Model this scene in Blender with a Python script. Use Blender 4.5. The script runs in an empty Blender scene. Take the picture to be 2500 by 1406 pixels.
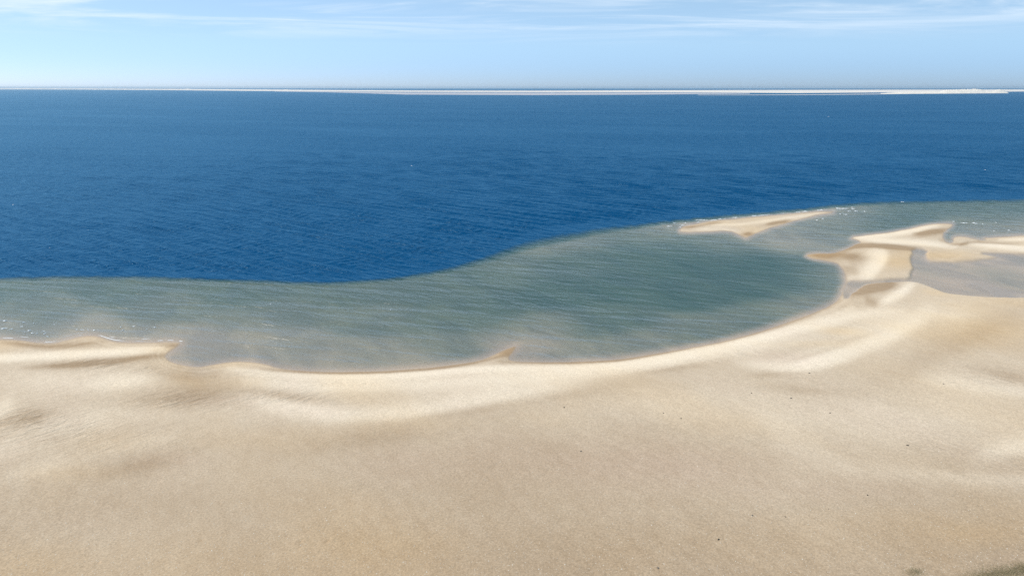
import bpy, math, random
import numpy as np

random.seed(4)
RNG = np.random.default_rng(7)
scene = bpy.context.scene
col = scene.collection

# ------------------------------------------------------------------ camera
CAM_H = 40.0                      # a drone about forty metres up
FOCAL = 1667.0                    # 24 mm lens on a 2500 px wide image
HORIZON = 214.0
PITCH = math.atan((703.0 - HORIZON) / FOCAL)
cam_data = bpy.data.cameras.new("camera")
cam_data.sensor_width = 36.0
cam_data.lens = 36.0 * FOCAL / 2500.0
cam_data.clip_start = 0.5
cam_data.clip_end = 200000.0
cam = bpy.data.objects.new("camera", cam_data)
cam.location = (0, 0, CAM_H)
cam.rotation_euler = (math.pi / 2 - PITCH, 0, 0)
col.objects.link(cam)
scene.camera = cam

# ------------------------------------------------------------------ sky and sun
SUN_ELEV = math.radians(50)
SUN_AZ = math.radians(-66)        # to the left of straight ahead (+Y)
world = bpy.data.worlds.new("World")
scene.world = world
world.use_nodes = True
wn, wl = world.node_tree.nodes, world.node_tree.links
wn.clear()
w_out = wn.new("ShaderNodeOutputWorld")
w_bg = wn.new("ShaderNodeBackground")
w_bg.inputs[1].default_value = 0.15
sky = wn.new("ShaderNodeTexSky")
sky.sky_type = 'NISHITA'
sky.sun_disc = False
sky.sun_elevation = SUN_ELEV
sky.sun_rotation = SUN_AZ
sky.altitude = 2900
sky.air_density = 0.6
sky.dust_density = 5.0
sky.ozone_density = 6.0
# thin streaky cirrus, laid out on a flat cloud deck seen in perspective
tc = wn.new("ShaderNodeTexCoord")
sep = wn.new("ShaderNodeSeparateXYZ")
wl.new(tc.outputs["Generated"], sep.inputs[0])


def wmath(op, a, b=None, clamp=False):
    n = wn.new("ShaderNodeMath"); n.operation = op; n.use_clamp = clamp
    for i, v in enumerate((a, b)):
        if v is None: continue
        if isinstance(v, (int, float)): n.inputs[i].default_value = v
        else: wl.new(v, n.inputs[i])
    return n.outputs[0]


zc = wmath('ADD', wmath('MAXIMUM', sep.outputs[2], 0.0), 0.035)
cx = wmath('DIVIDE', sep.outputs[0], zc)
cy = wmath('DIVIDE', sep.outputs[1], zc)
comb = wn.new("ShaderNodeCombineXYZ")
wl.new(cx, comb.inputs[0]); wl.new(cy, comb.inputs[1])
cmap = wn.new("ShaderNodeMapping")
cmap.inputs["Rotation"].default_value = (0, 0, math.radians(10))
cmap.inputs["Scale"].default_value = (0.24, 0.50, 1)
cmap.inputs["Location"].default_value = (3.1, 0.4, 0)
wl.new(comb.outputs[0], cmap.inputs[0])
cn = wn.new("ShaderNodeTexNoise")
cn.inputs["Scale"].default_value = 1.0
cn.inputs["Detail"].default_value = 9
cn.inputs["Roughness"].default_value = 0.62
cn.inputs["Distortion"].default_value = 1.3
wl.new(cmap.outputs[0], cn.inputs["Vector"])
cr = wn.new("ShaderNodeMapRange")
cr.interpolation_type = 'SMOOTHSTEP'
cr.inputs[1].default_value = 0.40; cr.inputs[2].default_value = 0.72
cr.inputs[3].default_value = 0.0; cr.inputs[4].default_value = 0.9
wl.new(cn.outputs["Fac"], cr.inputs[0])
zfade = wn.new("ShaderNodeMapRange"); zfade.interpolation_type = 'SMOOTHSTEP'
zfade.inputs[1].default_value = 0.0; zfade.inputs[2].default_value = 0.06
wl.new(sep.outputs[2], zfade.inputs[0])
zhigh = wn.new("ShaderNodeMapRange"); zhigh.interpolation_type = 'SMOOTHSTEP'
zhigh.inputs[1].default_value = 0.05; zhigh.inputs[2].default_value = 0.10
wl.new(sep.outputs[2], zhigh.inputs[0])
cfac = wmath('MULTIPLY', cr.outputs[0], zhigh.outputs[0])
veil = wn.new("ShaderNodeMix"); veil.data_type = 'RGBA'          # thin high haze
wl.new(wmath('MULTIPLY', zfade.outputs[0], 0.42), veil.inputs[0])
wl.new(sky.outputs[0], veil.inputs[6])
veil.inputs[7].default_value = (4.5, 6.5, 7.3, 1)
cloud_mix = wn.new("ShaderNodeMix"); cloud_mix.data_type = 'RGBA'
wl.new(cfac, cloud_mix.inputs[0])
wl.new(veil.outputs[2], cloud_mix.inputs[6])
cloud_mix.inputs[7].default_value = (6.1, 6.8, 7.5, 1)
wl.new(cloud_mix.outputs[2], w_bg.inputs[0])
wl.new(w_bg.outputs[0], w_out.inputs[0])

sun_data = bpy.data.lights.new("sun", 'SUN')
sun_data.energy = 3.1
sun_data.angle = math.radians(0.5)
sun_data.color = (1.0, 0.935, 0.87)
sun = bpy.data.objects.new("sun", sun_data)
sun.rotation_euler = (math.pi / 2 - SUN_ELEV, 0, -SUN_AZ + math.pi)
col.objects.link(sun)

scene.view_settings.view_transform = 'Standard'
scene.view_settings.look = 'None'
scene.view_settings.exposure = 0.0
scene.view_settings.gamma = 1.0
scene.view_settings.use_curve_mapping = False
scene.render.engine = 'CYCLES'
scene.cycles.use_denoising = False
scene.cycles.max_bounces = 4
scene.cycles.transparent_max_bounces = 5
scene.cycles.sample_clamp_indirect = 3.0
scene.cycles.sample_clamp_direct = 1.2

# ------------------------------------------------------------------ image pixel and ground helpers
SP, CP = math.sin(PITCH), math.cos(PITCH)


def at(u, v):
    """image pixel (u, v) -> metres on the water-level plane"""
    px = (u - 1250.0) / FOCAL
    py = (703.0 - v) / FOCAL
    dy = CP + py * SP
    dz = -SP + py * CP
    k = -CAM_H / dz
    return px * k, dy * k


def metric(x, y):
    """plan points in camera perspective, roughly image pixels: soft edges widen with range"""
    y = np.maximum(y, 12.0)
    return FOCAL * x / y, 1.08 * FOCAL * CAM_H / y


def to_pixels(x, y):
    """plan metres -> image pixel (u, v)"""
    y = np.maximum(y, 12.0)
    dep = y * CP + CAM_H * SP
    up = y * SP - CAM_H * CP
    return 1250.0 + FOCAL * x / dep, 703.0 - FOCAL * up / dep


def smooth(a, b, t):
    t = np.clip((t - a) / (b - a), 0, 1)
    return t * t * (3 - 2 * t)


def chaikin(p, closed):
    p = np.asarray(p, float)
    nxt = np.roll(p, -1, 0) if closed else p[1:]
    cur = p if closed else p[:-1]
    q = np.empty((len(cur) * 2, 2))
    q[0::2] = cur * 0.75 + nxt * 0.25
    q[1::2] = cur * 0.25 + nxt * 0.75
    if not closed:
        q = np.vstack([p[:1], q, p[-1:]])
    return q


def to_metric(pts):
    xs = np.array([at(u, v) for u, v in pts])
    return np.stack(metric(xs[:, 0], xs[:, 1]), 1)


def line_distance(mx, my, pts, closed=False, far=160.0, rounds=1):
    for _ in range(rounds): pts = chaikin(pts, closed)
    q = to_metric(pts)
    if closed: q = np.vstack([q, q[:1]])
    d = np.full(mx.shape, far, np.float32)
    near = np.nonzero((mx > q[:, 0].min() - far) & (mx < q[:, 0].max() + far) &
                      (my > q[:, 1].min() - far) & (my < q[:, 1].max() + far))[0]
    if len(near) == 0: return d
    X, Y = mx[near], my[near]
    best = np.full(X.shape, far * far, np.float32)
    for (ax, ay), (bx, by) in zip(q[:-1], q[1:]):
        vx, vy = bx - ax, by - ay
        L = vx * vx + vy * vy + 1e-9
        t = np.clip(((X - ax) * vx + (Y - ay) * vy) / L, 0, 1)
        dd = (X - ax - t * vx) ** 2 + (Y - ay - t * vy) ** 2
        np.minimum(best, dd, out=best)
    d[near] = np.sqrt(best)
    return d


def inside(mx, my, pts, rounds=1):
    for _ in range(rounds): pts = chaikin(pts, True)
    q = to_metric(pts)
    res = np.zeros(mx.shape, bool)
    near = np.nonzero((mx >= q[:, 0].min()) & (mx <= q[:, 0].max()) &
                      (my >= q[:, 1].min()) & (my <= q[:, 1].max()))[0]
    X, Y = mx[near], my[near]
    r = np.zeros(X.shape, bool)
    for (ax, ay), (bx, by) in zip(q, np.roll(q, -1, 0)):
        if ay == by: continue
        c = ((ay > Y) != (by > Y)) & (X < (bx - ax) * (Y - ay) / (by - ay) + ax)
        r ^= c
    res[near] = r
    return res


def signed(mx, my, pts, far=160.0, rounds=1):
    d = line_distance(mx, my, pts, True, far, rounds)
    return np.where(inside(mx, my, pts, rounds), d, -d)


def vnoise(x, y, seed=0):
    xi, yi = np.floor(x), np.floor(y)
    fx, fy = x - xi, y - yi
    fx = fx * fx * (3 - 2 * fx); fy = fy * fy * (3 - 2 * fy)

    def h(a, b):
        n = np.sin(a * 127.1 + b * 311.7 + seed * 74.7) * 43758.5453
        return n - np.floor(n)
    return ((h(xi, yi) * (1 - fx) + h(xi + 1, yi) * fx) * (1 - fy) +
            (h(xi, yi + 1) * (1 - fx) + h(xi + 1, yi + 1) * fx) * fy) * 2 - 1


def fbm(x, y, seed=0, octaves=4):
    s, a = 0, 0.5
    for k in range(octaves):
        s = s + a * vnoise(x + 17.3 * k, y - 9.1 * k, seed + k)
        x, y, a = x * 2.03, y * 2.03, a * 0.5
    return s


# ------------------------------------------------------------------ outlines and depths of the place, in image pixels
MAIN_SHORE = [(-2600, 880), (-1200, 846), (-500, 840), (-150, 832), (0, 827), (50, 829), (100, 837), (130, 838), (160, 830), (190, 822), (215, 818),
              (240, 820), (262, 828), (285, 834), (320, 836), (370, 835), (420, 833), (446, 836), (432, 850), (412, 863),
              (404, 874), (425, 885), (460, 893), (490, 895), (520, 889), (560, 882), (600, 881), (650, 887), (680, 898),
              (740, 904), (800, 907), (900, 906), (980, 902), (1060, 895), (1120, 887), (1170, 879), (1200, 868), (1232, 851),
              (1266, 841), (1258, 860), (1242, 876), (1258, 881), (1300, 883), (1400, 882), (1500, 877), (1600, 863), (1700, 846),
              (1800, 823), (1880, 801), (1950, 776), (2000, 757), (2040, 736), (2054, 712), (2064, 690), (2062, 670),
              (2052, 652), (2043, 643), (2010, 637), (1980, 632), (1964, 623), (1990, 618), (2030, 619), (2060, 611), (2090, 597),
              (2104, 592), (2070, 579), (2120, 573), (2200, 563), (2240, 554), (2280, 546), (2308, 544.5), (2328, 547),
              (2320, 556), (2310, 566), (2303, 574), (2304, 588), (2316, 593), (2327, 590), (2328, 579), (2352, 577), (2374, 582),
              (2396, 587), (2410, 586), (2396, 581), (2430, 579), (2500, 574), (2700, 566), (3400, 552), (5200, 540)]
MAIN_LAND = MAIN_SHORE + [(9000, 700), (9000, 4000), (-6000, 4000), (-6000, 900)]
ISLAND = [(1656, 563), (1663, 553), (1684, 548), (1742, 539), (1838, 530), (1910, 523), (1982, 517), (2018, 515.3),
          (2040, 517), (2020, 522), (1982, 527), (1946, 539), (1886, 556), (1862, 564), (1838, 575), (1822, 583),
          (1806, 575), (1782, 565), (1720, 567), (1662, 567.5)]
FLAT = [(2229, 609), (2260, 611), (2258, 625), (2263, 640), (2300, 645), (2380, 640), (2440, 630.5), (2420, 624.5), (2392, 619.5),
        (2440, 621), (2500, 625), (2650, 632), (2900, 650), (3050, 700), (2800, 735), (2500, 729), (2420, 727), (2360, 723), (2310, 717),
        (2290, 709), (2262, 697), (2232, 688), (2180, 689), (2124, 692), (2100, 700), (2085, 715), (2068, 728), (2058, 726), (2062, 700), (2072, 687.5),
        (2124, 690), (2180, 686), (2226, 684), (2224, 668), (2231, 652), (2225, 632)]
DROP_OFF = [(-3000, 690), (-600, 680), (0, 677), (100, 674), (200, 672), (300, 673), (400, 674), (500, 677), (600, 681), (700, 684.5), (800, 686),
            (870, 684), (950, 677), (1020, 668), (1080, 655), (1130, 642), (1180, 625), (1230, 603), (1280, 585), (1330, 572),
            (1400, 561), (1480, 551), (1560, 545), (1600, 541), (1650, 536), (1700, 531), (1750, 526), (1850, 517.5), (1950, 508.5),
            (2000, 502), (2060, 496), (2150, 491), (2250, 488), (2350, 486), (2500, 485), (3000, 483), (5000, 480)]
DEEP = DROP_OFF + [(60000, 240), (60000, 215.0), (-60000, 215.0), (-60000, 240)]
DEPTHS = [(-300, 700, 1.0), (-300, 770, .6), (0, 700, 1.0), (300, 700, 1.05), (600, 710, 1.05), (100, 760, .7), (400, 760, .75), (0, 800, .35), (200, 805, .3),
          (400, 812, .3), (600, 790, .6), (520, 845, .25), (600, 862, .25), (700, 835, .4), (700, 760, .8), (800, 715, 1.05),
          (900, 700, 1.0), (900, 780, .8), (900, 860, .4), (800, 885, .25), (1050, 700, 1.1), (1100, 780, 1.0), (1100, 840, .65),
          (1000, 885, .3), (1200, 680, 1.15), (1200, 760, 1.25), (1240, 640, .95), (1330, 600, .65), (1350, 585, .6), (1450, 580, .75), (1400, 640, 1.2),
          (1350, 720, 1.4), (1270, 800, 1.0), (1320, 795, .45), (1290, 830, .2), (1400, 800, .9), (1400, 855, .4), (1550, 565, 1.0), (1550, 620, 1.5),
          (1550, 700, 1.5), (1500, 780, 1.1), (1550, 835, .5), (1650, 590, 1.5), (1700, 640, 1.8), (1700, 720, 1.5),
          (1700, 800, .7), (1800, 612, 1.4), (1850, 640, 2.0), (1850, 700, 1.6), (1850, 765, .8), (1950, 640, 1.5), (1950, 690, 1.5),
          (1965, 745, .6), (2025, 690, .8), (1740, 585, .7), (1820, 596, .32), (1900, 590, .25), (1950, 607, .3), (2010, 602, .3),
          (1950, 560, .4), (2000, 550, .55), (2050, 560, .8), (2040, 590, .45), (2100, 530, 1.0), (2200, 510, 1.15),
          (2200, 545, 1.1), (2300, 510, 1.3), (2400, 520, 1.2), (2350, 545, .4), (2450, 550, .6), (2420, 570, .25), (2480, 568, .3),
          (1615, 548, .22), (1635, 562, .12), (1585, 572, .9), (2080, 508, .45), (2060, 519, .15), (2500, 500, 1.2), (2800, 520, 1.0),
          (1275, 838, .06), (1305, 815, .2), (462, 837, .08), (520, 831, .16), (600, 824, .3), (2045, 715, .55), (2040, 660, .5)]


def ground_fields(x, y):  # built from outlines and depths placed in image pixels
    """height of the sand and its moisture fields for plan points"""
    x = x.astype(np.float32); y = y.astype(np.float32)
    mx, my = metric(x, y)
    u, v = to_pixels(x, y)
    wob = fbm(x / 9.0, y / 22.0, 3, 4)
    wob2 = fbm(x / 1.7, y / 5.0, 11, 3)
    jx, jy = mx + 4 * wob + 1.4 * wob2, my + 1.3 * wob + .5 * wob2
    s_main = signed(jx, jy, MAIN_LAND)
    s_isl = signed(jx, jy, ISLAND)
    s_flat = signed(jx + 3 * wob2, jy + 1.2 * wob2, FLAT)
    s_deep = signed(mx + 3 * wob, my + 1.2 * wob, DEEP)
    sd = np.maximum(s_main, s_isl)
    # --- water depth over the shallows
    num = np.zeros_like(x); den = np.full_like(x, 1e-7)
    sel = np.nonzero((v > 440) & (v < 960))[0]
    U, V = u[sel], v[sel]
    nn = np.zeros_like(U); dd = np.full_like(U, 1e-7)
    for cu, cv, cd in DEPTHS:
        w = np.exp(-((U - cu) / 75) ** 2 - ((V - cv) / 26) ** 2)
        nn += w * cd; dd += w
    num[sel], den[sel] = nn, dd
    shallow = np.where(den > 1e-5, num / den, 0.8)
    shallow = np.minimum(shallow * (1 + 0.18 * fbm(x / 14, y / 40, 21, 3)), 1.75)
    soft_edge = np.exp(-((u - 1330) / 170) ** 2)
    sdw = s_deep + 2.5 * wob + 3.0 * wob2
    deep = smooth(0, 1, (sdw + 13 + 24 * soft_edge) / (19 + 24 * soft_edge))
    deep_amt = 7.0 + 1.5 * fbm(x / 60, y / 120, 31, 3)
    off = np.clip(-sd, 0, None)
    edge = smooth(0, 26 - 14 * smooth(680, 640, v), off)
    depth = 0.02 * np.minimum(off, 3) / 3 + 0.006 * np.minimum(off, 10) + np.maximum(shallow - 0.06, 0.02) * edge
    bed_deep = smooth(5, 11, s_deep + 2.5 * wob)
    bed = 0.12 * depth * (1 - bed_deep) + deep_amt * bed_deep
    depth = depth * (1 - deep) + deep_amt * deep
    # --- land
    on = np.clip(sd, 0, None)
    bar = smooth(640, 600, v)
    rise = 0.03 * np.minimum(on, 4) / 4 + 0.34 * (1 - np.exp(-on / 40)) + 0.0012 * on * (1 - bar)
    rise += (0.10 * fbm(x / 26, y / 40, 41, 4) + 0.02 * fbm(x / 3, y / 5, 43, 3)) * smooth(4, 40, on)
    rise = np.maximum(rise, 0.012 * np.minimum(on, 2))
    flat_k = smooth(-7, 2.0, s_flat)
    rise = rise * (1 - flat_k) + flat_k * (-0.006 - 0.012 * smooth(0, 20, s_flat) + 0.045 * fbm(x / 9, y / 20, 51, 4))
    z = np.where(sd > 0, rise, -bed)
    depth = np.where(sd > 0, np.maximum(-rise, 0) * 5, depth)
    return dict(x=x, y=y, u=u, v=v, mx=mx, my=my, z=z, opt=depth, sd=sd, flat=s_flat, deep=s_deep, isl=s_isl, wob=wob, wob2=wob2)


# ---- dry, pale drift sand: strokes (polyline, width above, width below, amount) and blobs (u, v, ru, rv, turn, amount)
DRY_STROKES = [
    ([(560, 903), (700, 920), (850, 924), (1000, 918), (1150, 903), (1300, 902), (1450, 899), (1600, 881), (1750, 851), (1880, 820), (2000, 784), (2080, 756)], 9, 16, .75),
    ([(600, 938), (800, 950), (1000, 944), (1200, 932), (1400, 918), (1560, 900), (1700, 874), (1850, 850), (2000, 828)], 20, 22, .42),
    ([(640, 1005), (780, 1030), (950, 1022), (1100, 1000), (1280, 965), (1420, 940)], 36, 24, .36),
    ([(-200, 884), (0, 880), (150, 871), (300, 862), (400, 852)], 11, 13, .85),
    ([(1900, 900), (1990, 885), (2080, 862), (2160, 832), (2230, 800), (2270, 770)], 26, 24, .55),
    ([(1800, 890), (1880, 905), (1980, 905), (2080, 880)], 22, 14, .35),
    ([(1780, 836), (1900, 822), (2010, 798), (2100, 770), (2200, 765)], 14, 16, .45),
    ([(2072, 580), (2140, 577), (2220, 566), (2290, 551)], 4, 7, .7),
    ([(2100, 585), (2180, 592), (2260, 597), (2330, 602)], 9, 6, .7),
    ([(2370, 596), (2430, 602), (2520, 610), (2700, 618)], 7, 9, .95),
    ([(2440, 586), (2520, 584), (2650, 584)], 4, 5, .7),
    ([(2146, 608), (2158, 624), (2152, 642), (2136, 662), (2118, 686)], 30, 12, .8),
    ([(2230, 700), (2212, 712), (2190, 727), (2150, 742)], 12, 14, .65),
    ([(1700, 550), (1780, 551), (1850, 543), (1930, 531), (2010, 519)], 4, 5, .35),
    ([(1690, 560), (1760, 560), (1810, 566)], 4, 4, .2),
    ([(1860, 1050), (1960, 1120), (2100, 1165), (2250, 1160)], 50, 35, .16),
    ([(2250, 930), (2400, 955), (2600, 975)], 26, 22, .24),
    ([(2380, 1120), (2470, 1095), (2600, 1060)], 40, 40, .22),
    ([(2200, 1165), (2400, 1185), (2600, 1175)], 22, 28, .2),
    ([(0, 1180), (150, 1140), (300, 1105), (440, 1070)], 26, 22, .2),
    ([(-60, 1030), (0, 1015), (40, 995)], 26, 26, .35),
]
DRY_BLOBS = [(305, 938, 85, 20, -6, .45), (110, 935, 120, 28, 0, .18), (700, 995, 110, 16, 8, .3), (720, 950, 120, 18, 5, .15),
             (2330, 775, 60, 18, 0, .2), (2150, 800, 120, 26, -15, .25), (240, 1030, 200, 26, -8, .14), (1200, 955, 260, 24, -4, .15),
             (1550, 1010, 250, 40, -4, .10), (2050, 1040, 330, 60, 6, .2), (2380, 1030, 220, 70, 6, .2),
             (2480, 1110, 60, 20, -10, .2), (0, 1110, 110, 30, -8, .2), (1900, 965, 120, 14, 4, .05)]
DAMP_STROKES = [
    ([(2230, 573), (2280, 568), (2318, 562)], 7, 10, .7),
    ([(2290, 585), (2330, 600), (2380, 592), (2420, 596), (2500, 601)], 5, 4, .5),
    ([(2040, 612), (2100, 601), (2170, 605), (2240, 612)], 8, 6, .8),
    ([(1990, 626), (2060, 624), (2112, 634)], 13, 12, .45),
    ([(2068, 650), (2085, 675)], 14, 14, .25),
    ([(2070, 716), (2140, 708), (2190, 698)], 16, 14, .8),
    ([(2110, 735), (2140, 748)], 14, 10, .3),
    ([(0, 838), (110, 850), (180, 846), (250, 840)], 10, 10, .45),
    ([(440, 862), (330, 880), (230, 893), (60, 905)], 8, 10, .45),
    ([(640, 905), (850, 913), (1000, 908), (1130, 894), (1240, 868)], 6, 6, .6),
    ([(1220, 886), (1450, 887), (1600, 869), (1850, 812)], 5, 5, .5),
    ([(1750, 838), (1880, 806), (1990, 766), (2050, 735)], 5, 5, .3),
    ([(1660, 556), (1700, 552), (1760, 544)], 4, 5, .5),
    ([(1870, 549), (1930, 540)], 4, 6, .55),
    ([(1822, 578), (1830, 568)], 12, 12, .6),
    ([(1965, 624), (2030, 626)], 5, 5, .3),
]
DAMP_SHADE_BLOBS = [(1248, 854, 34, 14, -25, .55), (428, 844, 45, 9, 0, .4), (330, 1235, 420, 60, 0, .09), (1250, 1150, 300, 70, 0, .04), (60, 1030, 80, 22, -10, .30), (225, 892, 90, 12, -6, .3), (440, 985, 130, 24, -2, .28), (700, 976, 100, 16, 9, .2), (450, 920, 90, 24, 0, .3),  # damp spots, plus ripple shadows painted as darker sand on the ROUGH patches
              (500, 960, 100, 24, 0, .25), (1960, 962, 110, 13, 5, .20), (2460, 925, 90, 14, 14, .22), (1420, 965, 120, 12, -10, .1),
              (240, 1120, 110, 20, -12, .16), (330, 1150, 130, 22, -14, .18), (900, 1080, 160, 26, -8, .16),
              (2330, 850, 180, 34, -25, .18), (1640, 905, 90, 9, -7, .25), (1880, 922, 60, 8, -4, .18), (1130, 1015, 140, 10, -9, .14),
              (1990, 872, 90, 7, -16, .3), (2100, 830, 60, 7, -14, .2)]
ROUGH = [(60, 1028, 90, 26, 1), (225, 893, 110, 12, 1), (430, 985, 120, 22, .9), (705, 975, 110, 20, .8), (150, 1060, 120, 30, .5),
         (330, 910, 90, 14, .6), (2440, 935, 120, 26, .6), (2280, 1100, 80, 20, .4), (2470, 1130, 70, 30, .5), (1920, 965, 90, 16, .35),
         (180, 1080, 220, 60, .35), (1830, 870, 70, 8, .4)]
WARM = [(2190, 645, 45, 22, .9), (2360, 815, 190, 50, .75), (2300, 625, 100, 12, .8), (2280, 720, 60, 14, .6), (2420, 745, 120, 20, .5),
        (2010, 624, 50, 6, .9), (0, 845, 70, 18, .5), (560, 890, 120, 12, .5), (430, 855, 60, 10, .5), (1215, 862, 50, 12, .6),
        (300, 1095, 200, 40, .3), (150, 1165, 150, 25, .35), (2060, 815, 60, 10, .5), (2000, 845, 80, 10, .35), (1830, 570, 30, 12, .7),
        (600, 940, 70, 20, .35), (460, 935, 50, 20, .35), (700, 1080, 220, 30, .2), (1700, 548, 80, 8, .3),
        (1800, 1330, 420, 60, .2), (950, 1340, 200, 40, .2), (2400, 1310, 120, 30, .35), (1150, 1040, 200, 20, .2)]
PINK = [(1350, 1140, 420, 60, .5), (520, 985, 90, 22, .5), (490, 905, 30, 22, .5), (420, 1130, 120, 24, .35), (2050, 1210, 260, 40, .4),
        (1700, 1150, 260, 50, .4), (1000, 1140, 160, 60, .3), (800, 1010, 140, 24, .4), (1950, 880, 120, 20, .5), (2480, 1380, 120, 30, .5), (100, 1300, 300, 60, .25)]


def blob(f, cu, cv, ru, rv, turn):
    a = math.radians(turn)
    du, dv = f['u'] - cu, f['v'] - cv
    p = (du * math.cos(a) + dv * math.sin(a)) / ru
    q = (-du * math.sin(a) + dv * math.cos(a)) / rv
    return np.exp(-p * p - q * q)


def stroke(f, pts, up, down):
    """soft band along a drift line; 'up' is the seaward width, 'down' the landward one"""
    mx, my = f['mx'] + 4 * f['wob'], f['my'] + 2 * f['wob']
    reach = 3.0 * max(up, down)
    d = line_distance(mx, my, pts, False, reach)
    q = to_metric(pts)
    o = np.argsort(q[:, 0])
    side = my - np.interp(mx, q[o, 0], q[o, 1])
    w = np.where(side > 0, down, up) if len(pts) > 2 else np.full_like(mx, (up + down) / 2)
    ax = 0 if np.ptp(q[:, 0]) > 1.5 * np.ptp(q[:, 1]) else 1
    along = mx if ax == 0 else my
    lo, hi = q[:, ax].min(), q[:, ax].max()
    run = max(.28 * (hi - lo), 6)
    ends = smooth(-run * .6, run, along - lo) * smooth(-run * .6, run, hi - along)
    if ax == 1: w = np.where(mx > np.interp(my, np.sort(q[:, 1]), q[np.argsort(q[:, 1]), 0]), down, up)
    return np.exp(-(d / w) ** 2) * (d < reach * 0.999) * ends


def moisture(f):
    x, y, v = f['x'], f['y'], f['v']
    dry = 0.30 + 0.15 * smooth(1150, 960, v) - 0.12 * smooth(1150, 1400, v) + 0.16 * fbm(x / 30, y / 26, 61, 4)
    land = f['sd'] > -20
    for pts, up, dn, amt in DRY_STROKES: dry = dry + amt * stroke(f, pts, up, dn)
    for cu, cv, ru, rv, t, amt in DRY_BLOBS: dry = dry + amt * blob(f, cu, cv, ru, rv, t)
    for pts, up, dn, amt in DAMP_STROKES: dry = dry - amt * stroke(f, pts, up, dn)
    for cu, cv, ru, rv, t, amt in DAMP_SHADE_BLOBS: dry = dry - amt * blob(f, cu, cv, ru, rv, t)
    lines = vnoise(f['sd'] / 3.2 + 1.2 * f['wob'], f['mx'] / 160, 81) * .6 + vnoise(f['sd'] / 7 + f['wob'], f['mx'] / 220, 82)
    dry = dry + .07 * lines * smooth(2, 10, f['sd']) * smooth(95, 30, f['sd'])
    crisp = 1 + 1.6 * smooth(680, 640, v)
    dry = dry * smooth(-1, 9, f['sd'] * crisp) * (1 - 0.9 * smooth(-4, 3, f['flat']))
    wet = np.maximum(smooth(7, -1, f['sd'] * crisp), smooth(-6, 1, f['flat']))
    warm = 0.12 + 0.10 * smooth(1200, 1380, v) + 0.55 * fbm(x / 13 + y / 24, y / 22, 71, 4)
    for cu, cv, ru, rv, a in WARM: warm = warm + a * np.exp(-((f['u'] - cu) / ru) ** 2 - ((v - cv) / rv) ** 2)
    for cu, cv, ru, rv, a in PINK: warm = warm - a * np.exp(-((f['u'] - cu) / ru) ** 2 - ((v - cv) / rv) ** 2)
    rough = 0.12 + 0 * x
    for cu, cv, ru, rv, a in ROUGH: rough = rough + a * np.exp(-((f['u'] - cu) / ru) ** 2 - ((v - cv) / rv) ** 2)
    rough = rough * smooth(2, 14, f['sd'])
    dry = np.where(dry > .7, .7 + .3 * np.tanh((dry - .7) / .45), dry)
    return np.clip(dry, 0, 1.0), wet, np.clip(warm, -1, 1), np.clip(rough, 0, 1.2)


# shallow scuff marks and footprints pressed into the foreground sand (u, v, half length, half width, turn, depth)
DENTS = [(160, 1272, .30, .10, 25, .10), (470, 1265, .30, .08, 30, .10), (493, 1332, .34, .10, 40, .12), (197, 1360, .3, .10, 30, .10),
         (243, 1387, .26, .12, 40, .13), (312, 1356, .25, .08, 15, .07), (735, 1334, .30, .14, 40, .15), (800, 1334, .34, .12, 40, .13),
         (806, 1288, .24, .08, 15, .09), (155, 978, .9, .25, 20, .15), (470, 1106, .8, .2, 10, .08), (845, 1176, .3, .1, 30, .08),
         (1113, 1164, .5, .1, 20, .05), (972, 1092, .4, .12, 20, .06), (1107, 1089, .3, .1, 20, .06), (1330, 1043, .9, .12, -5, .07)]
FOOT = [(760 + 9.5 * k, 944.5 + 1.0 * math.sin(k * .7) + (1.1 if k % 2 else 0)) for k in range(19)]

# ------------------------------------------------------------------ mesh helper


def sheet(name, X, Y, Z, keep=None, attrs=None, material=None, kind="structure"):
    r, c = X.shape
    idx = np.arange(r * c, dtype=np.int32).reshape(r, c)
    quads = np.stack([idx[:-1, :-1], idx[:-1, 1:], idx[1:, 1:], idx[1:, :-1]], -1).reshape(-1, 4)
    co = np.stack([X, Y, Z], -1).reshape(-1, 3).astype(np.float32)
    if keep is not None:
        k = keep.reshape(-1)[quads].any(1)
        quads = quads[k]
        used = np.unique(quads)
        remap = np.zeros(r * c, np.int32); remap[used] = np.arange(len(used))
        quads = remap[quads]; co = co[used]
        attrs = {n: a.reshape(-1)[used] for n, a in (attrs or {}).items()}
    me = bpy.data.meshes.new(name)
    n = len(quads)
    me.vertices.add(len(co)); me.vertices.foreach_set("co", co.ravel())
    me.loops.add(n * 4); me.loops.foreach_set("vertex_index", np.ascontiguousarray(quads, dtype=np.int32).ravel())
    me.polygons.add(n)
    me.polygons.foreach_set("loop_start", np.arange(0, n * 4, 4, dtype=np.int32))
    me.polygons.foreach_set("loop_total", np.full(n, 4, np.int32))
    me.update(calc_edges=True)
    me.polygons.foreach_set("use_smooth", np.ones(n, bool))
    for an, a in (attrs or {}).items():
        at_ = me.attributes.new(an, 'FLOAT', 'POINT')
        at_.data.foreach_set("value", np.ascontiguousarray(a, dtype=np.float32).ravel())
    o = bpy.data.objects.new(name, me)
    if material: me.materials.append(material)
    if kind: o["kind"] = kind
    col.objects.link(o)
    return o


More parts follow.
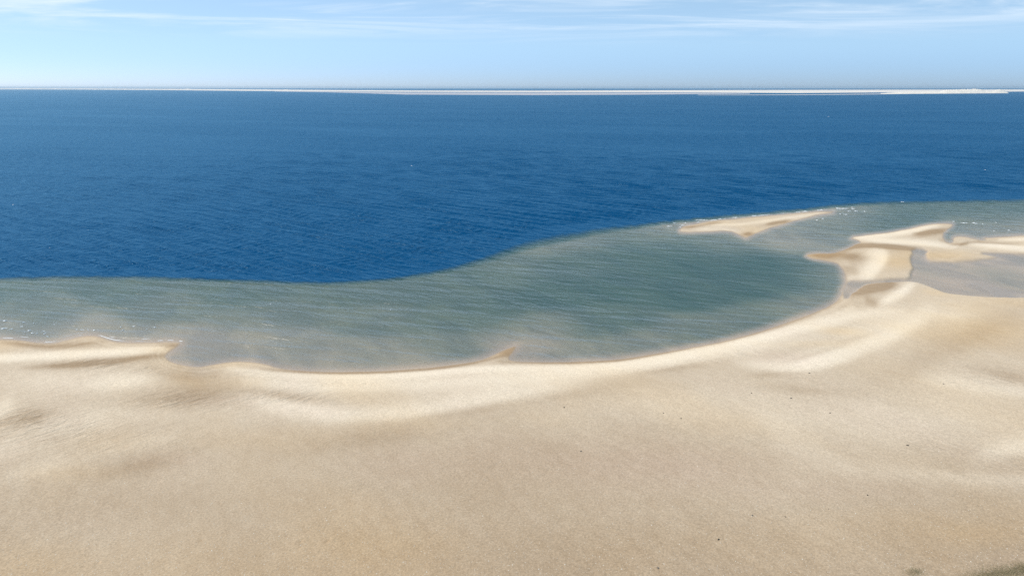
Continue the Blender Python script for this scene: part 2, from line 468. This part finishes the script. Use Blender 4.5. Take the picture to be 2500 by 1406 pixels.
# ------------------------------------------------------------------ material helper
class Nodes:
    def __init__(self, name):
        self.m = bpy.data.materials.new(name)
        self.m.use_nodes = True
        self.t = self.m.node_tree
        self.t.nodes.clear()
        self.out = self.t.nodes.new("ShaderNodeOutputMaterial")

    def n(self, kind, **kw):
        nd = self.t.nodes.new(kind)
        for k, v in kw.items(): setattr(nd, k, v)
        return nd

    def put(self, sock, v):
        if hasattr(v, "links"): self.t.links.new(v, sock)
        elif isinstance(v, tuple) and sock.type == 'RGBA' and len(v) == 3: sock.default_value = (*v, 1)
        else: sock.default_value = v

    def math(self, op, a, b=0.0, clamp=False):
        nd = self.n("ShaderNodeMath", operation=op, use_clamp=clamp)
        self.put(nd.inputs[0], a); self.put(nd.inputs[1], b)
        return nd.outputs[0]

    def mix(self, f, a, b, blend='MIX'):
        nd = self.n("ShaderNodeMix", data_type='RGBA', blend_type=blend)
        self.put(nd.inputs[0], f); self.put(nd.inputs[6], a); self.put(nd.inputs[7], b)
        return nd.outputs[2]

    def attr(self, name):
        nd = self.n("ShaderNodeAttribute"); nd.attribute_name = name
        return nd.outputs["Fac"]

    def pos(self):
        return self.n("ShaderNodeNewGeometry").outputs["Position"]

    def mapped(self, vec, turn, scale, loc=(0, 0, 0)):
        nd = self.n("ShaderNodeMapping")
        nd.inputs["Rotation"].default_value = (0, 0, math.radians(turn))
        nd.vector_type = 'TEXTURE'
        nd.inputs["Scale"].default_value = tuple(1.0 / k for k in scale)
        nd.inputs["Location"].default_value = loc
        self.put(nd.inputs[0], vec)
        return nd.outputs[0]

    def noise(self, vec, scale, detail=3, rough=.5, dist=0.0):
        nd = self.n("ShaderNodeTexNoise")
        self.put(nd.inputs["Vector"], vec)
        nd.inputs["Scale"].default_value = scale
        nd.inputs["Detail"].default_value = detail
        nd.inputs["Roughness"].default_value = rough
        nd.inputs["Distortion"].default_value = dist
        return nd.outputs["Fac"]

    def rng(self, v, a, b, c, d, smoothstep=False):
        nd = self.n("ShaderNodeMapRange")
        if smoothstep: nd.interpolation_type = 'SMOOTHSTEP'
        self.put(nd.inputs[0], v)
        for i, k in enumerate((a, b, c, d)): self.put(nd.inputs[i + 1], k)
        return nd.outputs[0]

    def bump(self, h, dist, strength=1.0, normal=None):
        nd = self.n("ShaderNodeBump")
        self.put(nd.inputs["Height"], h)
        self.put(nd.inputs["Distance"], dist)
        self.put(nd.inputs["Strength"], strength)
        if normal is not None: self.put(nd.inputs["Normal"], normal)
        return nd.outputs[0]


def sand_material():
    N = Nodes("beach sand")
    P = N.pos()
    dry, wet, warm, rough = (N.attr(a) for a in ("dry", "wet", "warm", "rough"))
    n_fine = N.noise(P, 5.0, 3, .7)
    n_mid = N.noise(N.mapped(P, 35, (1.2, .5, 1)), 1.0, 4, .6)
    n_big = N.noise(N.mapped(P, 25, (.12, .05, 1)), 1.0, 4, .55, .6)
    # ripples: short wind and current marks, stronger in the scoured patches
    sx = N.n("ShaderNodeSeparateXYZ"); N.put(sx.inputs[0], P)
    side = N.rng(sx.outputs[0], -12, 28, 0, 1, True)

    def both(a, b):
        m = N.n("ShaderNodeMix", data_type='FLOAT')
        N.put(m.inputs[0], side); N.put(m.inputs[2], a); N.put(m.inputs[3], b)
        return m.outputs[0]
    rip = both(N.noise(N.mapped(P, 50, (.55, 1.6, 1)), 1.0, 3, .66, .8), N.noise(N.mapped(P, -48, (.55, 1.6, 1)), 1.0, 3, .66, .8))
    rip2 = both(N.noise(N.mapped(P, 44, (.2, .7, 1)), 1.0, 2, .55, .5), N.noise(N.mapped(P, -44, (.2, .7, 1)), 1.0, 2, .55, .5))
    d = N.math('ADD', dry, N.math('MULTIPLY', N.math('SUBTRACT', n_mid, .5), .26))
    d = N.math('ADD', d, N.math('MULTIPLY', N.math('SUBTRACT', rip, .5), N.math('MULTIPLY', rough, .75)))  # rough patches: shade in the ripple troughs painted into the sand tone
    d = N.math('ADD', d, N.math('MULTIPLY', N.math('SUBTRACT', n_big, .5), .18), True)
    damp_c, dry_c = (0.352, 0.249, 0.156), (0.78, 0.655, 0.505)
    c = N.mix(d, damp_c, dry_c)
    c = N.mix(N.math('MULTIPLY', N.math('MAXIMUM', warm, 0.0), .55), c, N.mix(1.0, c, (1.10, .95, .68), 'MULTIPLY'))
    c = N.mix(N.math('MULTIPLY', N.math('MAXIMUM', N.math('MULTIPLY', warm, -1.0), 0.0), .6), c, N.mix(1.0, c, (1.0, .96, 1.02), 'MULTIPLY'))
    # wet sand is darker and duller
    c = N.mix(wet, c, N.mix(N.rng(n_big, .35, .65, 0, 1, True), (0.325, 0.270, 0.225), (0.425, 0.335, 0.255)))
    grain = N.rng(n_fine, .25, .75, .74, 1.26)
    g = N.n("ShaderNodeCombineColor")
    for i in range(3): N.put(g.inputs[i], grain)
    c = N.mix(1.0, c, g.outputs[0], 'MULTIPLY')
    h = N.math('ADD', N.math('MULTIPLY', rip, .16), N.math('MULTIPLY', rip2, .22))
    b1 = N.bump(h, N.math('MULTIPLY', rough, 1.9))
    b2 = N.bump(n_fine, .055, 1.0, b1)
    bs = N.n("ShaderNodeBsdfPrincipled")
    N.put(bs.inputs["Base Color"], c)
    N.put(bs.inputs["Roughness"], N.rng(wet, 0, 1, .95, .45))
    N.put(bs.inputs["Specular IOR Level"], N.rng(wet, 0, 1, .15, .4))
    N.put(bs.inputs["Normal"], b2)
    N.t.links.new(bs.outputs[0], N.out.inputs[0])
    return N.m


def water_material():
    N = Nodes("sea water")
    P = N.pos()
    depth, wave = N.attr("depth"), N.attr("wave")
    # swell (long crests), wind sea and fine chop, each a stretched field turned to its own heading
    near = N.rng(depth, .6, 3.0, 1, 0, True)
    sw_off = N.noise(N.mapped(P, -46, (.05, .26, 1)), 1.0, 1, .45, .35)
    sw_in = N.noise(N.mapped(P, -14, (.06, .36, 1)), 1.0, 1, .45, .35)
    swell = N.n("ShaderNodeMix", data_type='FLOAT')
    N.put(swell.inputs[0], near); N.put(swell.inputs[2], sw_off); N.put(swell.inputs[3], sw_in)
    sea = N.noise(N.mapped(P, -36, (.14, .60, 1), (7, 3, 0)), 1.0, 3, .5, .4)
    chop = N.noise(N.mapped(P, 42, (.55, 1.9, 1)), 1.0, 3, .6, .5)
    group = N.noise(N.mapped(P, -12, (.010, .055, 1)), 1.0, 1, .5, 0.0)
    h = N.math('ADD', N.math('MULTIPLY', swell.outputs[0], N.rng(near, 0, 1, .6, 1.35)), N.math('MULTIPLY', group, .8))
    h = N.math('ADD', h, N.math('MULTIPLY', sea, N.rng(near, 0, 1, .95, .62)))
    h = N.math('ADD', h, N.math('MULTIPLY', chop, .15))
    gust = N.rng(N.noise(N.mapped(P, -20, (.004, .012, 1)), 1.0, 3, .5, .5), .3, .7, .65, 1.15)
    nrm = N.bump(h, N.math('MULTIPLY', wave, gust))
    # body colour builds up with depth, the bed shows through where it is thin
    k = N.math('SUBTRACT', 1.0, N.math('POWER', 2.7183, N.math('MULTIPLY', depth, -.36)), True)
    deepness = N.rng(depth, 1.8, 6.0, 0, 1, True)
    k = N.math('MAXIMUM', k, deepness)
    body_c = N.mix(deepness, (0.026, 0.084, 0.104), (0.0004, 0.055, 0.150))
    body = N.n("ShaderNodeBsdfDiffuse"); N.put(body.inputs[0], body_c); N.put(body.inputs["Normal"], nrm)
    tint = N.n("ShaderNodeCombineColor")
    for i, a in enumerate((-.30, -.11, -.10)):
        N.put(tint.inputs[i], N.math('POWER', 2.7183, N.math('MULTIPLY', depth, a)))
    clear = N.n("ShaderNodeBsdfTransparent"); N.put(clear.inputs[0], tint.outputs[0])
    under = N.n("ShaderNodeMixShader")
    N.put(under.inputs[0], k); N.put(under.inputs[1], clear.outputs[0]); N.put(under.inputs[2], body.outputs[0])
    gl = N.n("ShaderNodeBsdfGlossy"); gl.inputs["Roughness"].default_value = .27
    N.put(gl.inputs["Color"], N.mix(deepness, (.96, .95, .93), (.44, .80, 1))); N.put(gl.inputs["Normal"], nrm)
    fr = N.n("ShaderNodeFresnel"); fr.inputs[0].default_value = 1.333; N.put(fr.inputs[1], nrm)
    mx = N.n("ShaderNodeMixShader")
    glare = N.rng(fr.outputs[0], .10, 1.0, .01, .40)          # Fresnel factor remapped below physical strength, contrast between wave facets raised
    N.put(mx.inputs[0], N.math('MULTIPLY', glare, N.rng(wave, .05, .4, 1.1, 1.0))); N.put(mx.inputs[1], under.outputs[0]); N.put(mx.inputs[2], gl.outputs[0])
    N.t.links.new(mx.outputs[0], N.out.inputs[0])
    return N.m


def plain(name, color, rough=.9, vary=.15, scale=3.0):
    N = Nodes(name)
    nz = N.noise(N.pos(), scale, 4, .6)
    g = N.n("ShaderNodeCombineColor")
    gv = N.rng(nz, .2, .8, 1 - vary, 1 + vary)
    for i in range(3): N.put(g.inputs[i], gv)
    bs = N.n("ShaderNodeBsdfPrincipled")
    N.put(bs.inputs["Base Color"], N.mix(1.0, color, g.outputs[0], 'MULTIPLY'))
    N.put(bs.inputs["Roughness"], rough); N.put(bs.inputs["Specular IOR Level"], .2)
    N.t.links.new(bs.outputs[0], N.out.inputs[0])
    return N.m


# ------------------------------------------------------------------ the sand sheet, from behind the viewer to beyond the horizon
def columns(n, reach=.93):
    core = np.linspace(-reach, reach, n)
    side = np.geomspace(.06, 2.6, 14)
    return np.concatenate([-reach - side[::-1], core, reach + side])


t = columns(860)
rows = np.concatenate([[-160, -60, 0, 20, 34, 41], np.geomspace(45, 620, 640), np.geomspace(640, 34000, 46)])
Yg = np.repeat(rows[:, None], len(t), 1)
Xg = t[None, :] * np.maximum(Yg, 40.0)
f = ground_fields(Xg.ravel(), Yg.ravel())
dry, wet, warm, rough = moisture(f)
z = f['z'].copy()
for du, dv, L, W, turn, dep in DENTS + [(a, b, .26, .14, 10, .10) for a, b in FOOT]:
    px, py = at(du, dv)
    sel = np.nonzero((np.abs(f['x'] - px) < 2.5) & (np.abs(f['y'] - py) < 2.5))[0]
    a = math.radians(turn)
    dx, dy = f['x'][sel] - px, f['y'][sel] - py
    p = (dx * math.cos(a) + dy * math.sin(a)) / L
    q = (-dx * math.sin(a) + dy * math.cos(a)) / W
    r2 = p * p + q * q
    z[sel] += -dep * np.exp(-r2) + dep * .45 * np.exp(-(np.sqrt(r2) - 1.7) ** 2 * 3)
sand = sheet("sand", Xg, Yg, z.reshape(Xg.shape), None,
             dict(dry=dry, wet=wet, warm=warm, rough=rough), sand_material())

# ------------------------------------------------------------------ the sea
t = columns(860, .86)
rows = np.concatenate([[60, 75], np.geomspace(88, 900, 820), np.geomspace(960, 34000, 60)])
Yw = np.repeat(rows[:, None], len(t), 1)
Xw = t[None, :] * np.maximum(Yw, 40.0)
f = ground_fields(Xw.ravel(), Yw.ravel())
depth = f['opt']
off = np.clip(-f['sd'], 0, None)
U, V = f['u'], f['v']
calm = 0.35 + 0.65 * smooth(0, 1, 1 - np.exp(-((U - 1750) / 330) ** 2 - ((V - 690) / 120) ** 2))
wave = smooth(0, 16, off) * calm
wave = np.where(f['deep'] > 0, np.maximum(wave, .95), wave)
wave = np.maximum(wave, .02)
keep = f['z'] < 0.03
# running waves: an offshore set, the same set turned by the shallows, and a crossing wind chop
wr = np.random.default_rng(21)
WX, WY = f['x'], f['y']
step = np.maximum(WY * .0034, WY * 1.72 / 860)


def wave_set(n, heading, spread, l0, l1, slope):
    hsum = np.zeros_like(WX)
    for _ in range(n):
        lam = math.exp(wr.uniform(math.log(l0), math.log(l1)))
        phi = math.radians(heading + spread * wr.normal())
        k = 2 * math.pi / lam
        ph = k * (WX * math.sin(phi) - WY * math.cos(phi)) + wr.uniform(0, 6.28)
        hsum += slope / k * math.sqrt(2 / n) * np.sin(ph) * smooth(2.2, 4.5, lam / step)
    return hsum


inshore = smooth(2.2, .8, f['opt']) * (f['deep'] < 20)
heave = wave_set(24, -40, 4.5, 2.8, 6.5, .22) * (1 - .75 * inshore) + wave_set(16, -21, 7, 3.4, 7, .13) * inshore
heave += wave_set(18, 40, 8, 2.2, 3.6, .09)
lull = 1 + .35 * fbm(WX / 60, WY / 90, 91, 3)
heave = .8 * heave * np.maximum(wave - .03, 0) * lull * smooth(900, 350, WY) * smooth(4, 26, f['deep'])
heave = np.maximum(heave, -.75 * np.minimum(-np.minimum(f['z'], 0), 2))
sea = sheet("sea", Xw, Yw, heave.reshape(Xw.shape), keep.reshape(Xw.shape), dict(depth=depth, wave=wave), water_material())


# ------------------------------------------------------------------ the far spit, shoals and dunes across the bay
def far_strip(name, near_line, far_line, n, m, height, rough_h, seed, material, crest=0.5):
    """a low strip of sand between its near and far shorelines, given in image pixels"""
    un = np.linspace(near_line[0][0], near_line[-1][0], n)
    vn = np.interp(un, [p[0] for p in near_line], [p[1] for p in near_line])
    vf = np.interp(un, [p[0] for p in far_line], [p[1] for p in far_line])
    A = np.array([at(a, b) for a, b in zip(un, vn)])
    B = np.array([at(a, b) for a, b in zip(un, vf)])
    s = np.linspace(0, 1, m)
    X = A[None, :, 0] * (1 - s[:, None]) + B[None, :, 0] * s[:, None]
    Y = A[None, :, 1] * (1 - s[:, None]) + B[None, :, 1] * s[:, None]
    prof = np.minimum(1, np.minimum(s / .06, (1 - s) / .06))[:, None]
    ends = np.minimum(1, np.minimum(np.arange(n), np.arange(n)[::-1]) / (n * .03))[None, :]
    hgt = np.interp(un, [p[0] for p in height], [p[1] for p in height])[None, :]
    rg = np.interp(un, [p[0] for p in rough_h], [p[1] for p in rough_h])[None, :]
    nz = fbm(X / 90, Y / 420, seed, 5)
    hump = np.exp(-((s[:, None] - crest) / .22) ** 2)
    Z = -1.2 + (1.2 + hgt) * prof * ends + rg * np.maximum(nz + .15, 0) * hump * 2 * prof * ends
    return sheet(name, X, Y, Z, None, None, material)


far_sand = plain("far pale sand", (.74, .67, .60), .95, .10, .01)
far_wet = plain("far wet sand", (.44, .43, .46), .6, .08, .01)
far_white = plain("far white dune sand", (.78, .71, .62), .95, .22, .03)
spit = far_strip("far_sand_spit",
                 [(-1500, 218.0), (-400, 218.3), (0, 218.8), (200, 219.3), (400, 220.6), (600, 222.6), (800, 224.0), (1000, 225.0), (1300, 225.7), (1600, 226.0), (1800, 227.2), (1950, 228.2), (2150, 226.6), (2350, 225.4), (2500, 224.2), (3500, 222.5)],
                 [(-1500, 216.3), (0, 216.4), (400, 217.4), (800, 220.4), (1000, 221.8), (1300, 222.3), (1600, 221.2), (1900, 220.2), (2200, 219.6), (2500, 219.0), (3500, 217.6)],
                 420, 15, [(-1500, 4), (0, 4), (800, 2), (2500, 2), (3500, 2)],
                 [(-1500, 14), (0, 16), (250, 12), (500, 12), (900, 6), (1300, 2), (1900, 1), (3500, 2)], 5, far_sand, .35)
flat_far = far_strip("far_tidal_flat",
                     [(640, 223.4), (800, 226.0), (900, 228.9), (990, 231.9), (1300, 233.4), (1550, 232.2), (1760, 230.2), (1860, 229.0)],
                     [(640, 222.6), (800, 224.4), (1000, 226.2), (1300, 226.6), (1600, 226.8), (1860, 227.6)],
                     200, 16, [(640, .25), (1860, .25)], [(640, .1), (1860, .1)], 9, far_wet)
shoal_far = far_strip("far_shoal", [(1690, 232.9), (1800, 233.0), (1950, 232.6), (2100, 231.4), (2240, 229.9)],
                      [(1690, 232.2), (1800, 232.0), (1950, 231.4), (2100, 229.8), (2240, 228.4)],
                      120, 6, [(1690, .3), (2240, .3)], [(1690, .1), (2240, .1)], 13, far_sand)


def dune_field():
    un = np.linspace(2150, 2462, 260)
    base = np.interp(un, [2150, 2250, 2400, 2462], [230.4, 229.6, 228.6, 228.2])
    top = np.interp(un, [2150, 2170, 2200, 2240, 2290, 2310, 2340, 2385, 2400, 2406, 2420, 2432, 2440, 2452, 2462],
                    [.2, 1.6, 3.6, 4.0, 3.8, 7.6, 9.2, 9.0, 6.6, 5.0, 4.6, 7.6, 8.2, 4.2, .1])
    m = 22
    s = np.linspace(0, 1, m)
    A = np.array([at(a, b) for a, b in zip(un, base)])
    depth_m = 900.0
    L = np.hypot(A[:, 0], A[:, 1])
    X = A[None, :, 0] * (1 + depth_m * s[:, None] / L[None, :])
    Y = A[None, :, 1] * (1 + depth_m * s[:, None] / L[None, :])
    peak = top * L / (FOCAL * 1.085)
    nz = fbm(X / 15, Y / 50, 77, 5)
    nz2 = 1 - np.abs(fbm(X / 60, Y / 200, 78, 4)) * 2
    shape = np.sin(np.pi * np.clip(s, 0, 1))[:, None] ** .7
    Z = -.8 + shape * (peak[None, :] * (.72 + .22 * nz2) + 8 * nz * np.minimum(1, peak[None, :] / 8)) + .8 * shape
    return sheet("far_dunes", X, Y, Z, None, None, far_white)


dune_field()


# ------------------------------------------------------------------ sea air
hx, hy0, hy1, hz0, hz1 = 125000.0, -1500.0, 36000.0, -14.0, 60.0
hv = [(x, y, z) for z in (hz0, hz1) for y in (hy0, hy1) for x in (-hx, hx)]
hm = bpy.data.meshes.new("haze")
hm.from_pydata(hv, [], [(0, 2, 3, 1), (4, 5, 7, 6), (0, 1, 5, 4), (2, 6, 7, 3), (0, 4, 6, 2), (1, 3, 7, 5)])
air = bpy.data.materials.new("sea air")
air.use_nodes = True
air.node_tree.nodes.clear()
a_out = air.node_tree.nodes.new("ShaderNodeOutputMaterial")
a_vol = air.node_tree.nodes.new("ShaderNodeVolumePrincipled")
a_vol.inputs["Color"].default_value = (.62, .82, 1.0, 1)
a_vol.inputs["Density"].default_value = 3.2e-5
a_vol.inputs["Anisotropy"].default_value = 0.3
air.node_tree.links.new(a_vol.outputs[0], a_out.inputs["Volume"])
hm.materials.append(air)
haze = bpy.data.objects.new("haze", hm)
haze["kind"] = "stuff"
col.objects.link(haze)


# ------------------------------------------------------------------ low scatter: shell grit, foam, weed
def soup(name, verts, faces, material, label=None, cat=None, kind="stuff"):
    me = bpy.data.meshes.new(name)
    me.from_pydata(verts, [], faces)
    me.update()
    me.materials.append(material)
    o = bpy.data.objects.new(name, me)
    if kind: o["kind"] = kind
    if label: o["label"] = label
    if cat: o["category"] = cat
    col.objects.link(o)
    return o




def ground_z(px, py):
    g = ground_fields(np.array([px], float), np.array([py], float))
    return g['z']


n_shell = 9000
uu = RNG.uniform(-150, 2650, n_shell)
vv = 1010 + 400 * RNG.uniform(0, 1, n_shell) ** .6 + 20
sp = np.array([at(a, b) for a, b in zip(uu, vv)])
sz = ground_fields(sp[:, 0].copy(), sp[:, 1].copy())['z']
V_, F_ = [], []
for (px, py), pz in zip(sp, sz):
    r = random.uniform(.018, .045) * (1.6 if random.random() < .06 else 1)
    a0 = random.uniform(0, 6.28)
    st = random.uniform(.5, 1)
    i0 = len(V_)
    for k in range(5):
        a = a0 + k * 1.2566
        V_.append((px + r * math.cos(a), py + r * st * math.sin(a), pz - .003))
    V_.append((px, py, pz + r * .55))
    for k in range(5): F_.append((i0 + k, i0 + (k + 1) % 5, i0 + 5))
soup("shell_grit", V_, F_, plain("broken shell", (.78, .72, .62), .6, .15, 8),
     "tiny pale shell fragments scattered over the foreground sand", "shells")

FOAM = [(u / 6.25, 700 + v / 6.25, w / 6.25) for u, v, w in [
    (80, 517, 70), (360, 545, 35), (515, 557, 20), (825, 580, 40), (325, 610, 60), (60, 637, 110), (170, 648, 50), (450, 667, 60), (370, 690, 26),
    (500, 707, 60), (665, 683, 35), (570, 712, 26), (680, 718, 30), (725, 763, 40), (1165, 658, 50), (1250, 659, 80), (1345, 660, 30),
    (1440, 662, 50), (1845, 614, 30), (1880, 657, 26), (2035, 608, 50), (2365, 617, 30), (2235, 652, 20)]]
FOAM += [(1550 + u / 4.1667, 480 + v / 4.1667, w / 4.1667) for u, v, w in [
    (675, 239, 140), (350, 303, 70), (400, 270, 30), (510, 268, 25), (1020, 213, 60), (860, 228, 40), (1215, 195, 50), (1660, 160, 50),
    (1740, 150, 30), (1870, 140, 50), (1900, 136, 30), (2110, 123, 130), (2220, 127, 40), (2215, 112, 25), (2250, 148, 40), (2335, 152, 14), (2140, 183, 50),
    (2090, 178, 24), (1850, 240, 25), (1910, 225, 30), (460, 310, 10), (2180, 150, 40), (2060, 118, 30)]]
FOAM += [(2050 + u / 5.407, 500 + v / 5.407, w / 5.407) for u, v, w in [
    (1500, 222, 40), (1640, 240, 100), (1770, 240, 60), (1800, 250, 50), (1885, 254, 20), (2060, 235, 14), (2035, 347, 30), (2235, 338, 40)]]
FOAM += [(215, 562, 8), (122, 605, 4), (1310, 498, 5), (2120, 440, 5), (2022, 285, 5), (2203, 493, 8), (1005, 405, 4), (660, 742, 4),
         (954, 756, 4), (2405, 415, 4), (32, 500, 4)]
V_, F_ = [], []
for fu, fv, fw in FOAM:
    (x0, y0), (x1, y1) = at(fu - fw / 2, fv), at(fu + fw / 2, fv + random.uniform(-.1, .35))
    n = max(5, int(abs(x1 - x0) / .18))
    thick = random.uniform(.22, .42) * (y0 / 150)
    i0 = len(V_)
    seed = random.random() * 100
    for k in range(n + 1):
        s = k / n
        taper = math.sin(math.pi * min(1, max(0, s))) ** .5
        wv = .55 + .45 * math.sin(seed + k * 1.7) * math.sin(seed * 2 + k * .63)
        bx, by = x0 + (x1 - x0) * s, y0 + (y1 - y0) * s + .12 * math.sin(seed + k * .9)
        wd = thick * taper * max(.12, wv)
        V_ += [(bx, by - wd, .012), (bx, by - wd * .2, .02 + .16 * taper * max(.2, wv)), (bx, by + wd * .8, .012)]
    for k in range(n):
        a, b = i0 + 3 * k, i0 + 3 * k + 3
        F_ += [(a, b, b + 1, a + 1), (a + 1, b + 1, b + 2, a + 2)]


def swash(path, lift, gap, thick):
    pts = chaikin(chaikin(path, False), False)
    run = 0
    for k in range(len(pts) - 1):
        (u0, v0), (u1, v1) = pts[k], pts[k + 1]
        m = max(2, int(abs(u1 - u0) / 1.6))
        for j in range(m):
            a, b = j / m, (j + 1) / m
            ua, va, ub, vb = u0 + (u1 - u0) * a, v0 + (v1 - v0) * a - lift, u0 + (u1 - u0) * b, v0 + (v1 - v0) * b - lift
            g = float(vnoise(np.array([ua / 13.0]), np.array([lift * 3.7]), 5)[0])
            if g < gap: continue
            xa, ya = at(ua, va); xb, yb = at(ub, vb)
            w = thick * (ya / 150) * min(1, (g - gap) * 2.2)
            i = len(V_)
            V_.extend([(xa, ya - w, .008), (xb, yb - w, .008), (xb, yb, .03), (xa, ya, .03), (xb, yb + w, .008), (xa, ya + w, .008)])
            F_.extend([(i, i + 1, i + 2, i + 3), (i + 3, i + 2, i + 4, i + 5)])


left_shore = [p for p in MAIN_SHORE if -300 < p[0] < 450 and p[1] < 845]
swash(left_shore, 3.0, .0, .11)
swash(left_shore, 8.0, .25, .12)
swash(ISLAND[1:9], 2.2, .3, .18)
soup("sea_foam", V_, F_, plain("sea foam", (.86, .88, .90), .7, .06, 4), "small white foam crests breaking over the shallows", "foam")

# weed growing at the near corner of the beach
V_, F_ = [], []
for cu, cv, ru, rv, n in [(2450, 1412, 75, 22, 5200), (2500, 1400, 40, 18, 2200), (2230, 1410, 26, 12, 900), (2400, 1420, 60, 14, 1800), (2560, 1420, 90, 30, 2500)]:
    for _ in range(n):
        a, b = random.gauss(0, .5), random.gauss(0, .5)
        px, py = at(cu + a * ru, cv + b * rv)
        r = random.uniform(.02, .06)
        hgt = random.uniform(.02, .12)
        an = random.uniform(0, 6.28)
        zz = .55
        V_ += [[px, py, hgt], [px + r * math.cos(an), py + r * math.sin(an), hgt * .4],
               [px + r * math.cos(an + 1.6) * .6, py + r * math.sin(an + 1.6) * .6, hgt * .9]]
        i = len(V_) - 3
        F_.append((i, i + 1, i + 2))
pts = np.array(V_)
pts[:, 2] += ground_fields(pts[:, 0].copy(), pts[:, 1].copy())['z']
soup("creeping_weed", pts.tolist(), F_, plain("creeping weed", (.27, .235, .13), .9, .35, 6),
     "low olive weed creeping over the sand at the near right corner", "weed")

# ------------------------------------------------------------------ half buried stones
STONES = [(1753, 1329, 0.093, "dark stone in a pale scoured hollow, largest in the right foreground sand"),
          (1836, 1270, 0.087, "dark flat stone with a sandy streak beside it, right foreground sand"),
          (1916, 1273, 0.062, "small brown stone just right of the dark flat stone"),
          (2021, 1254, 0.043, "tiny dark pebble on the blank sand of the right foreground"),
          (2116, 1220, 0.074, "small grey stone alone above the olive sand at lower right"),
          (1606, 1399, 0.087, "dark stone cut by the bottom edge of the sand"),
          (1377, 1004, 0.099, "dark pebble with a pale rim below the bay's central beach"),
          (1619, 1017, 0.074, "left of two small pebbles on the mid beach"),
          (1662, 1030, 0.074, "right of two small pebbles on the mid beach"),
          (1418, 1112, 0.087, "flat grey stone on the pinkish sand of the middle foreground"),
          (1834, 968, 0.081, "small pebble at the left end of the grey sand streak"),
          (1930, 981, 0.112, "dark stone under the grey sand streak, right half of the beach"),
          (2025, 1017, 0.087, "brown stone on the pale beach below the grey streak"),
          (1975, 919, 0.099, "small stone at the foot of the pale drift on the right beach"),
          (2214, 1097, 0.099, "dark pebble at the left of a rough sand patch on the right"),
          (2302, 946, 0.087, "tiny stone on the pale sand far right of the beach")]
stone_mats = [plain("dark beach stone", (.075, .065, .055), .8, .35, 14), plain("grey beach stone", (.16, .14, .12), .85, .3, 14)]
for i, (su, sv, r, lab) in enumerate(STONES):
    px, py = at(su, sv)
    pz = float(ground_z(px, py)[0])
    rs = random.Random(100 + i)
    vs, fs = [], []
    nu, nv = 12, 7
    ph = [rs.uniform(0, 6.28) for _ in range(6)]
    for j in range(nv + 1):
        th = math.pi * j / nv
        for k in range(nu):
            a = 2 * math.pi * k / nu
            rr = r * (1 + .16 * math.sin(2 * a + ph[0]) + .10 * math.sin(3 * a + ph[1]) * math.sin(th) + .08 * math.cos(3 * th + ph[2]) + rs.uniform(-.05, .05))
            vs.append((rr * 1.35 * math.sin(th) * math.cos(a), rr * .9 * math.sin(th) * math.sin(a), rr * .62 * math.cos(th)))
    for j in range(nv):
        for k in range(nu):
            fs.append((j * nu + k, (j + 1) * nu + k, (j + 1) * nu + (k + 1) % nu, j * nu + (k + 1) % nu))
    o = soup("stone", vs, fs, stone_mats[i % 2], lab, "stone", None)
    o["group"] = "stones scattered on the beach"
    o.location = (px, py, pz + r * .18)
    o.rotation_euler = (rs.uniform(-.2, .2), rs.uniform(-.2, .2), rs.uniform(0, 6.28))
